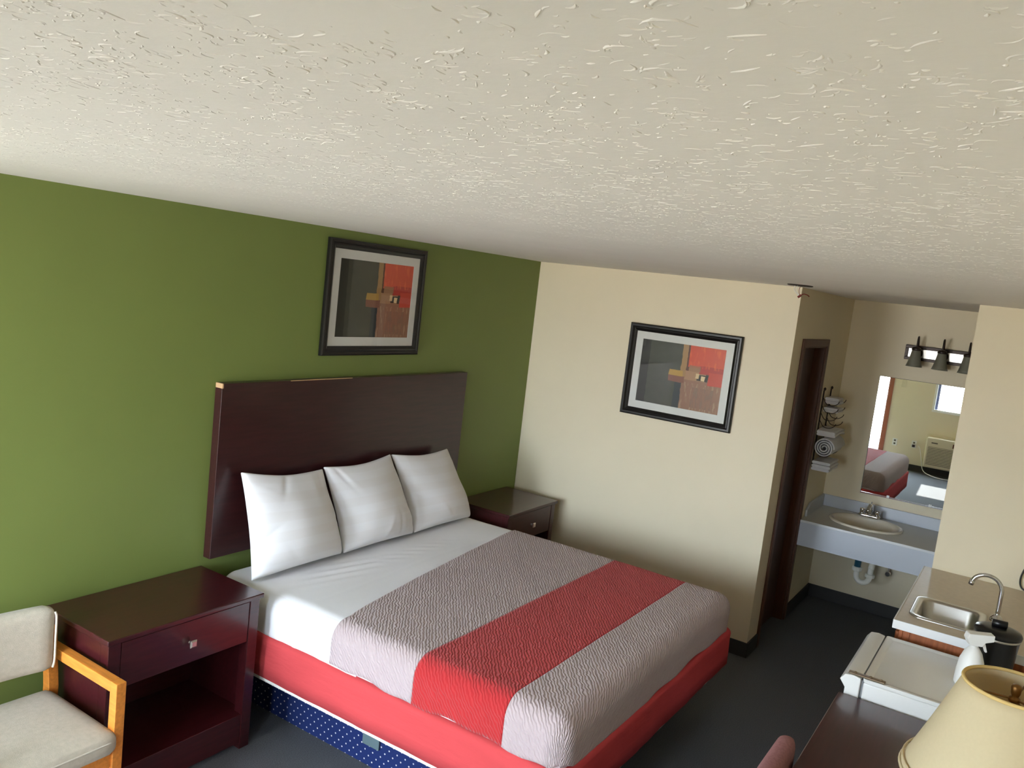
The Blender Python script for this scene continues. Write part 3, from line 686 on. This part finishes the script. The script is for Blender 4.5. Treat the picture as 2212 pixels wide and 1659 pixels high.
obj('spout', MB().tube(smoothpts([(1.515, -2.310, z_ + .015), (1.513, -2.310, z_ + .07), (1.490, -2.310, z_ + .092), (1.44, -2.310, z_ + .078), (1.405, -2.310, z_ + .060)]), [.019]*6 + [.017]*6 + [.015]*6 + [.013]*7, 14), M['chrome'], fa, smooth=True)
for s in (-1, 1):
    obj('handle', MB().lathe([(.016, z_ + .016), (.018, z_ + .03), (.021, z_ + .05), (.019, z_ + .056), (.004, z_ + .058)], 1.515, -2.310 + s*.055, 16), M['chrome'], fa, smooth=True)
obj('lift_rod', MB().tube([(1.535, -2.310, z_ + .015), (1.535, -2.310, z_ + .115)], .004, 8), M['chrome'], fa)
tr = thing('drain_trap', 'white plastic drain trap under the vanity', 'pipe', (1.35, -2.36, 0.32))
obj('tailpiece', MB().tube([(1.30, -2.318, .633), (1.30, -2.318, .43)], .024, 14), M['teal'], tr, smooth=True)
obj('slip_nut', MB().lathe([(.034, .408), (.036, .412), (.036, .432), (.030, .438)], 1.30, -2.318, 10), M['pvc'], tr)
ub = [(1.30, -2.318, .43)] + [(1.30 + .01*k/8, -2.365 + .047*math.cos(PI*k/8), .375 - .052*math.sin(PI*k/8)) for k in range(9)] + [(1.31, -2.412, .40), (1.312, -2.414, .445)]
obj('u_bend', MB().tube(ub, .0195, 14), M['pvc'], tr, smooth=True)
obj('slip_nut', MB().lathe([(.033, .375), (.035, .38), (.035, .398), (.029, .402)], 1.311, -2.413, 10), M['pvc'], tr)
obj('wall_arm', MB().tube(smoothpts([(1.312, -2.414, .44), (1.325, -2.416, .475), (1.37, -2.42, .485), (1.50, -2.42, .484), (1.658, -2.42, .482)]), .022, 12), M['pvc'], tr, smooth=True)
vl = thing('shutoff_valve', 'small brass shutoff valve beside the drain trap', 'valve', (1.60, -2.50, .35))
obj('valve_body', MB().tube([(1.658, -2.50, .36), (1.60, -2.50, .36)], .013, 10), M['brass'], vl, smooth=True)
obj('valve_handle', MB().tube([(1.602, -2.50, .36), (1.585, -2.50, .36)], [.022, .018], 12), M['chrome'], vl)
obj('supply_hose', MB().tube(smoothpts([(1.61, -2.50, .37), (1.60, -2.495, .48), (1.57, -2.42, .60), (1.55, -2.37, .735)]), .006, 8), M['steel'], vl, smooth=True)

# mirror
mi = thing('wall_mirror', 'frameless wall mirror above the vanity', 'mirror', (XB, -2.53, .945))
obj('mirror_glass', B(XB - .008, XB - .0055, -2.875, -2.200, .945, 1.872), M['mirror'], mi)
obj('backing', B(XB - .0055, XB - .0005, -2.877, -2.196, .943, 1.874), M['mirror_edge'], mi)
obj('bottom_channel', B(XB - .011, XB - .0005, -2.879, -2.194, .935, .9465), M['chrome'], mi)
for yy in (-2.40, -2.70): obj('mirror_clip', B(XB - .013, XB - .008, yy - .010, yy + .010, .938, .957), M['whiteplastic'], mi, bevel=.002)

# three lamp vanity light
vf = thing('vanity_light', 'bronze vanity light bar with three smoky bell shades', 'wall lamp', (XB, -2.61, 2.03))
fy0, fy1, fz0, fz1 = -2.870, -2.346, 2.030, 2.142
for bb in ((fy0, fy1, fz1 - .026, fz1), (fy0, fy1, fz0, fz0 + .022), (fy0, fy0 + .022, fz0 + .022, fz1 - .026), (fy1 - .022, fy1, fz0 + .022, fz1 - .026)):
    obj('plate_rim', B(XB - .028, XB - .001, *bb), M['bronze'], vf, bevel=.003)
obj('plate_panel', B(XB - .016, XB - .001, fy0 + .022, fy1 - .022, fz0 + .022, fz1 - .026), M['steel'], vf)['label'] = 'polished metal centre panel'
for yc in (-2.436, -2.611, -2.783):
    arm = obj('lamp_arm', MB().tube(smoothpts([(XB - .016, yc, 2.085), (XB - .05, yc, 2.10), (XB - .075, yc, 2.16), (XB - .10, yc, 2.205), (XB - .125, yc, 2.205), (XB - .138, yc, 2.165), (XB - .138, yc, 2.118)]), .006, 8), M['bronze'], vf, smooth=True)
    obj('arm_rosette', MB().tube([(XB - .017, yc, 2.085), (XB - .030, yc, 2.085)], [.034, .024], 16), M['bronze'], arm)
    obj('shade_cap', MB().lathe([(.010, 2.135), (.030, 2.128), (.034, 2.112), (.030, 2.106)], XB - .138, yc, 18), M['bronze'], arm, smooth=True)
    so = obj('bell_shade', MB().lathe([(.029, 2.112), (.033, 2.085), (.040, 2.045), (.050, 2.005), (.057, 1.985), (.054, 1.985), (.047, 2.005), (.037, 2.045), (.029, 2.085), (.026, 2.108)], XB - .138, yc, 28, False, False), M['frosted'], vf, smooth=True)
    so['label'] = 'smoky frosted bell shade'

# towel rack with towels
rk = thing('towel_rack', 'wall mounted wire towel rack beside the bathroom door', 'towel rack', (1.15, YP, 1.2))
for X in (1.06, 1.30):
    obj('upright', MB().tube([(X, YP - .006, 1.16), (X, YP - .006, 1.74)], .005, 8), M['bronze'], rk)
    obj('finial', MB().lathe([(.004, 1.738), (.009, 1.746), (.009, 1.754), (.003, 1.762)], X, YP - .010, 10), M['bronze'], rk, smooth=True)
    for zc in (1.165, 1.262, 1.425, 1.48, 1.535, 1.59, 1.648):
        obj('hoop', MB().tube(smoothpts([(X, YP - .008, zc + .035), (X, YP - .04, zc - .008), (X, YP - .085, zc - .012), (X, YP - .115, zc + .006), (X, YP - .125, zc + .026)], 5), .0028, 6), M['bronze'], rk)
def folded(x0, x1, yw, z0, z1, layers, label, droop=0.0, seed=0):
    mb = MB(); yo = YP - .012; hgt = (z1 - z0)/layers
    for L in range(layers):
        za, zb = z0 + L*hgt + .001, z0 + (L+1)*hgt - .001; zc = (za+zb)/2; hh = (zb-za)/2; y0_, y1_ = yo - yw - .004*((L+seed) % 2), yo
        prof = [(y1_ - hh + hh*math.cos(t), zc + hh*math.sin(t)) for t in np.linspace(-PI/2, PI/2, 6)] + [(y0_ + hh - hh*math.sin(t - PI/2 + PI/2), zc + hh*math.cos(t)) for t in np.linspace(0, PI, 6)]
        xs = np.linspace(x0 + .004*((L + seed) % 2), x1, 7)
        mb.loft([[(x, p[0], p[1] - droop*((x - (x0+x1)/2)/(x1-x0)*2)**2 + .0015*math.sin(40*x + 9*L)) for p in prof] for x in xs], True, True)
    return tag(obj('towel', mb, M['towel'], smooth=False, autos=50), label, 'towel', 'white towels on the wire rack')
folded(1.10, 1.27, .100, 1.640, 1.690, 2, 'small white washcloth folded on the topmost rack hoop', seed=1)
folded(1.10, 1.28, .105, 1.578, 1.614, 2, 'small white washcloth folded just under the topmost one', seed=2)
folded(1.00, 1.34, .130, 1.418, 1.462, 2, 'thin white hand towel sagging above the rolled towel', .012, 3)
folded(1.00, 1.30, .130, 1.150, 1.222, 3, 'thick folded white towel lowest on the rack', .004, 4)
sp_ = []
for t in np.linspace(0, 7*PI, 110): sp_.append((.010 + .060*t/(7*PI), t))
rm = MB(); th = .007
prof = [((r + th)*math.cos(t), (r + th)*math.sin(t)) for r, t in sp_] + [((r - th*.2)*math.cos(t), (r - th*.2)*math.sin(t)) for r, t in reversed(sp_)]
rm.loft([[(x, YP - .088 + p[0]*k, 1.328 + p[1]*k) for p in prof] for x, k in ((.965, .96), (.975, 1.0), (1.15, 1.0), (1.32, 1.0), (1.33, .96))])
npf = len(sp_)
for base in (0, 4*2*npf):
    for i in range(npf - 1):
        a, b, c_, d_ = base + i, base + i + 1, base + 2*npf - 2 - i, base + 2*npf - 1 - i; rm.f.append((a, b, c_, d_) if base else (d_, c_, b, a))
tag(obj('towel', rm, M['towel'], autos=50), 'rolled white bath towel with spiral end on the rack', 'towel', 'white towels on the wire rack')

# ------------------------------------------------------------------ kitchenette
kc = thing('base_cabinet', 'oak base cabinet under the kitchen counter', 'cabinet', (-.56, -3.22, 0)); cz = .858
obj('end_panel', B(-1.110, -1.092, -3.55, -2.905, 0, cz), M['cabwood'], kc, bevel=.002)
obj('end_panel', B(-.030, -.014, -3.55, -2.905, 0, cz), M['cabwood'], kc)
obj('face_frame', B(-1.110, -.014, -2.905, -2.886, .09, cz), M['cabwood'], kc, bevel=.004)
obj('toe_kick', B(-1.092, -.030, -2.96, -2.945, 0, .09), M['doorwood'], kc)
obj('back_panel', B(-1.092, -.030, -3.565, -3.55, 0, cz), M['cabwood'], kc)
for xa, xb in ((-1.07, -.575), (-.55, -.05)):
    d = obj('cabinet_door', B(xa, xb, -2.886, -2.868, .12, cz - .03), M['cabwood'], kc, bevel=.004)
    obj('pull', MB().tube(smoothpts([(xb - .04, -2.868, .60), (xb - .04, -2.845, .61), (xb - .04, -2.845, .69), (xb - .04, -2.868, .70)]), .005, 8), M['brass'], d)
obj('kick_strip', B(-1.115, -1.110, -2.935, -2.905, .0, cz), M['cabwood'], kc, bevel=.002)
wt = thing('kitchen_worktop', 'beige laminate kitchen worktop with white edge', 'worktop', (-.57, -3.22, .86))
hole = rrect(-.828, -3.062, .165, .135, .05, 0)
obj('slab', holed_slab(-1.132, -.002, YR + .003, -2.864, .860, .900, hole), M['beige_lam'], wt)
obj('edge_band', B(-1.139, -1.132, YR + .003, -2.857, .860, .902), M['edge_lam'], wt, bevel=.002)
obj('edge_band', B(-1.132, -.002, -2.864, -2.857, .860, .902), M['edge_lam'], wt, bevel=.002)
ks = [rrect(-.828, -3.062, hx, hy, r, z) for hx, hy, r, z in ((.190, .160, .06, .9005), (.190, .160, .06, .905), (.183, .153, .055, .907), (.160, .130, .05, .905), (.154, .124, .05, .895), (.148, .118, .05, .80), (.130, .10, .05, .765), (.03, .03, .028, .760))]
tag(obj('kitchen_sink', MB().loft(ks, False, True), M['steel'], smooth=True), 'small stainless steel sink set into the beige worktop', 'sink')
kf = thing('kitchen_faucet', 'chrome gooseneck faucet behind the steel sink', 'faucet', (-.71, -3.262, .9))
obj('base_ring', MB().lathe([(.030, .9005), (.030, .912), (.022, .922), (.014, .932)], -.71, -3.262, 20), M['chrome'], kf, smooth=True)
gp = [(-.71, -3.262, .925), (-.71, -3.262, 1.00)] + [(-.71, -3.195 - .067*math.cos(t), 1.045 + .067*math.sin(t)) for t in np.linspace(0, PI*.88, 12)]
obj('gooseneck', MB().tube(smoothpts(gp, 3), .0105, 12), M['chrome'], kf, smooth=True)
e_ = gp[-1]; obj('aerator', MB().tube([e_, (e_[0], e_[1] + .005, e_[2] - .022)], .0125, 12), M['chrome'], kf, smooth=True)

# mini fridge, door toward the bed
fr = thing('mini_fridge', 'white mini fridge between the desk and the counter', 'fridge', (-1.485, -3.13, 0))
fx0, fx1, fzt = -1.785, -1.190, .832
obj('cabinet_body', B(fx0, fx1, -3.44, -2.852, .02, fzt - .016), M['fridge'], fr, bevel=.008)
ft = MB(); ft.loft([rrect((fx0+fx1)/2, -3.147, (fx1-fx0)/2 + a, .296 + a, .012, z, 4) for a, z in ((0, fzt - .016), (.002, fzt - .010), (.002, fzt), (-.022, fzt), (-.026, fzt - .004), (-.03, fzt - .004))], False, True)
obj('top_panel', ft, M['fridge'], fr, autos=40)
obj('door_gasket', B(fx0 + .008, fx1 - .008, -2.852, -2.842, .03, fzt - .012), M['gasket'], fr)
fd = obj('fridge_door', MB().prism([(-2.842, .03), (-2.842, fzt - .004), (-2.812, fzt + .001), (-2.780, fzt - .004), (-2.762, fzt - .030), (-2.785, fzt - .060), (-2.785, .03)], 'x', fx0 - .004, fx1 + .004), M['fridge'], fr, bevel=.004)
hg = obj('hinge_plate', B(fx0 + .004, fx0 + .030, -2.930, -2.790, fzt + .0005, fzt + .007), M['hinge'], fr, bevel=.002)
for yy in (-2.915, -2.875, -2.815): obj('screw', MB().lathe([(.007, fzt + .006), (.007, fzt + .010), (.003, fzt + .012)], fx0 + .017, yy, 10), M['hinge'], hg)
for yy in (-2.88, -3.40):
    for xx in (fx0 + .04, fx1 - .04): obj('foot', MB().lathe([(.018, 0), (.018, .021)], xx, yy, 12), M['blackplastic'], fr)
# spray bottle on the fridge
sb = thing('spray_bottle', 'white spray bottle standing on the mini fridge', 'bottle', (-1.490, -3.205, fzt)); sx0, sy0 = -1.490, -3.205; fz = fzt - .003
obj('bottle_body', MB().lathe([(.048, fz), (.053, fz + .008), (.052, fz + .06), (.046, fz + .11), (.034, fz + .145), (.020, fz + .165), (.014, fz + .172), (.014, fz + .186)], sx0, sy0, 28), M['whiteplastic'], sb, smooth=True)
hd = obj('spray_head', MB().prism([(-.026, .178), (.022, .178), (.032, .196), (.064, .206), (.064, .232), (-.034, .226), (-.040, .204)], 'x', -.021, .021), M['whiteplastic'], sb, bevel=.003)
RT = Matrix.Translation((sx0, sy0, fz)) @ Matrix.Rotation(math.radians(205), 4, 'Z'); hd.data.transform(RT)
tg = obj('trigger', MB().prism([(.024, .194), (.034, .198), (.050, .155), (.043, .152)], 'x', -.008, .008), M['whiteplastic'], hd, bevel=.002); tg.data.transform(RT)
# black ice bucket
ib = thing('ice_bucket', 'black lidded ice bucket on the mini fridge', 'ice bucket', (-1.305, -3.292, fzt)); ix, iy = -1.305, -3.278
obj('bucket', MB().lathe([(.068, fz), (.073, fz + .006), (.080, fz + .10), (.085, fz + .175), (.088, fz + .178), (.088, fz + .190)], ix, iy, 36), M['blackplastic'], ib, smooth=True)
lid = obj('lid', MB().lathe([(.091, fz + .190), (.092, fz + .202), (.086, fz + .212), (.055, fz + .222), (.004, fz + .225)], ix, iy, 36), M['blackplastic'], ib, smooth=True)
obj('lid_handle', MB().tube([(ix - .004, iy + .028, fz + .238), (ix + .004, iy - .028, fz + .238)], .015, 12), M['blackplastic'], lid, smooth=True)
obj('rim_band', MB().lathe([(.0885, fz + .180), (.0895, fz + .182), (.0895, fz + .187), (.0885, fz + .189)], ix, iy, 36, False, False), M['steel'], ib, smooth=True)
# cord on the kitchen wall
tag(obj('power_cord', MB().tube(smoothpts([(-.02, -3.52, 1.25), (-.02, -3.45, 1.16), (-.02, -3.365, 1.06), (-.02, -3.338, .985), (-.02, -3.345, .925), (-.03, -3.385, .908), (-.05, -3.50, .906)]), .0045, 8), M['blackplastic'], smooth=True), 'black cord looping down the kitchen wall', 'cord')

# ------------------------------------------------------------------ desk with lamp
dk = thing('desk', 'dark mahogany desk in front of the mini fridge', 'desk', (-2.60, -3.17, 0))
obj('desk_top', B(-3.42, -1.800, YR + .02, -2.768, .722, .752), M['mahogany'], dk, bevel=.005)
for X in (-3.40, -1.845): obj('end_panel', B(X, X + .024, YR + .03, -2.80, 0, .722), M['mahogany'], dk, bevel=.002)
obj('modesty_panel', B(-3.376, -1.845, YR + .04, YR + .06, .25, .722), M['mahogany'], dk)
lp = thing('table_lamp', 'table lamp with cream bell shade standing on the desk', 'lamp', (-2.815, -3.338, .752)); lx, ly = -2.815, -3.338
zt_, zb_ = 1.350, 1.062; rt_, rb_ = .126, .240
pr = []
for t in np.linspace(0, 1, 12): pr.append((rb_ + (rt_ - rb_)*(t**.92), zb_ + (zt_ - zb_)*t))
shd = obj('lamp_shade', MB().lathe(pr + [(r - .003, z) for r, z in reversed(pr)], lx, ly, 64, False, False), M['shade'], lp, smooth=True)
def ring(r, z, tr_): return MB().tube([(lx + r*math.cos(2*PI*j/64), ly + r*math.sin(2*PI*j/64), z) for j in range(64)], tr_, 8, closed=True)
obj('top_trim', ring(rt_, zt_, .005), M['shade_in'], shd, smooth=True); obj('bottom_trim', ring(rb_, zb_, .005), M['shade'], shd, smooth=True); obj('bottom_piping', ring(rb_ - .004, zb_ + .020, .003), M['shade'], shd, smooth=True)
for k in range(3):
    a = 2*PI*k/3 + 1.9
    obj('spider_arm', MB().tube(smoothpts([(lx + .010*math.cos(a), ly + .010*math.sin(a), zt_ - .028), (lx + .08*math.cos(a), ly + .08*math.sin(a), zt_ - .024), (lx + (rt_ - .012)*math.cos(a), ly + (rt_ - .012)*math.sin(a), zt_ - .022), (lx + (rt_ - .004)*math.cos(a), ly + (rt_ - .004)*math.sin(a), zt_ - .006)]), .0028, 6), M['brass'], shd)
obj('finial', MB().lathe([(.005, zt_ - .040), (.014, zt_ - .036), (.014, zt_ - .026), (.008, zt_ - .022), (.012, zt_ - .012), (.013, zt_ + .004), (.010, zt_ + .010), (.003, zt_ + .012)], lx, ly, 18), M['brass'], lp, smooth=True)
hp = [(lx + .052*math.sin(t)*math.cos(2.3), ly + .052*math.sin(t)*math.sin(2.3), 1.215 - .095*math.cos(t)) for t in np.linspace(.35, 2*PI - .35, 24)]
obj('harp', MB().tube(hp, .003, 6), M['brass'], lp)
obj('socket', MB().lathe([(.020, 1.06), (.022, 1.07), (.020, 1.13), (.014, 1.135)], lx, ly, 16), M['brass'], lp, smooth=True)
obj('bulb', MB().lathe([(.013, 1.135), (.015, 1.145), (.026, 1.175), (.029, 1.195), (.022, 1.222), (.004, 1.230)], lx, ly, 18), M['whiteplastic'], lp, smooth=True)
obj('lamp_base', MB().lathe([(.085, .753), (.085, .765), (.05, .785), (.03, .81), (.055, .86), (.07, .91), (.055, .96), (.025, 1.0), (.014, 1.02), (.014, 1.062)], lx, ly, 28), M['brass'], lp, smooth=True)

# ------------------------------------------------------------------ front wall fittings seen in the mirror
ac = thing('air_conditioner', 'almond wall air conditioner under the window', 'air conditioner', (XF, -2.22, .13))
obj('housing', B(XF + .001, XF + .20, -2.56, -1.885, .135, .605), M['ac'], ac, bevel=.010)
obj('outer_sleeve', B(XF + .001, XF + .05, -2.585, -1.860, .12, .63), M['ac'], ac, bevel=.006)
obj('grille_shade_plate', B(XF + .200, XF + .2015, -2.53, -1.915, .165, .465), M['ac_dark'], ac)  # flat dark plate, shade between the slats put into its colour
for k in range(13): obj('grille_slat', B(XF + .2015, XF + .212, -2.53, -1.915, .168 + k*.0232, .180 + k*.0232), M['ac'], ac)
obj('display', B(XF + .200, XF + .206, -2.31, -2.255, .495, .560), M['display'], ac)
obj('badge', B(XF + .200, XF + .204, -2.045, -1.955, .520, .538), M['ac_dark'], ac)
obj('power_cord', MB().tube(smoothpts([(XF + .02, -1.76, .42), (XF + .05, -1.80, .36), (XF + .05, -1.84, .20), (XF + .12, -1.90, .05), (XF + .25, -2.05, .012), (XF + .34, -2.25, .012), (XF + .20, -2.45, .03), (XF + .10, -2.50, .14)]), .006, 8), M['whiteplastic'], ac, smooth=True)
def outlet(y, z, label, plug=False):
    t = thing('wall_outlet', label, 'outlet', (XF, y, z))
    obj('cover_plate', B(XF + .0005, XF + .007, y - .036, y + .036, z - .058, z + .058), M['whiteplastic'], t, bevel=.003)
    for dz_ in (-.025, .025): obj('socket', B(XF + .007, XF + .009, y - .014, y + .014, z + dz_ - .014, z + dz_ + .014), M['ac_dark'], t)
    if plug: obj('plug', B(XF + .009, XF + .045, y - .022, y + .022, z - .045, z - .005), M['blackplastic'], t, bevel=.004)
outlet(-1.405, .415, 'white double outlet left of the air conditioner')
outlet(-1.690, .430, 'white outlet with a black plug next to the air conditioner', True)
ls = thing('light_switch', 'beige light switch plate beside the entry door', 'switch', (XF, -1.40, 1.34))
obj('cover_plate', B(XF + .0005, XF + .006, -1.436, -1.364, 1.32, 1.436), M['ac'], ls, bevel=.003)
obj('toggle', B(XF + .006, XF + .016, -1.405, -1.395, 1.37, 1.386), M['ac'], ls)
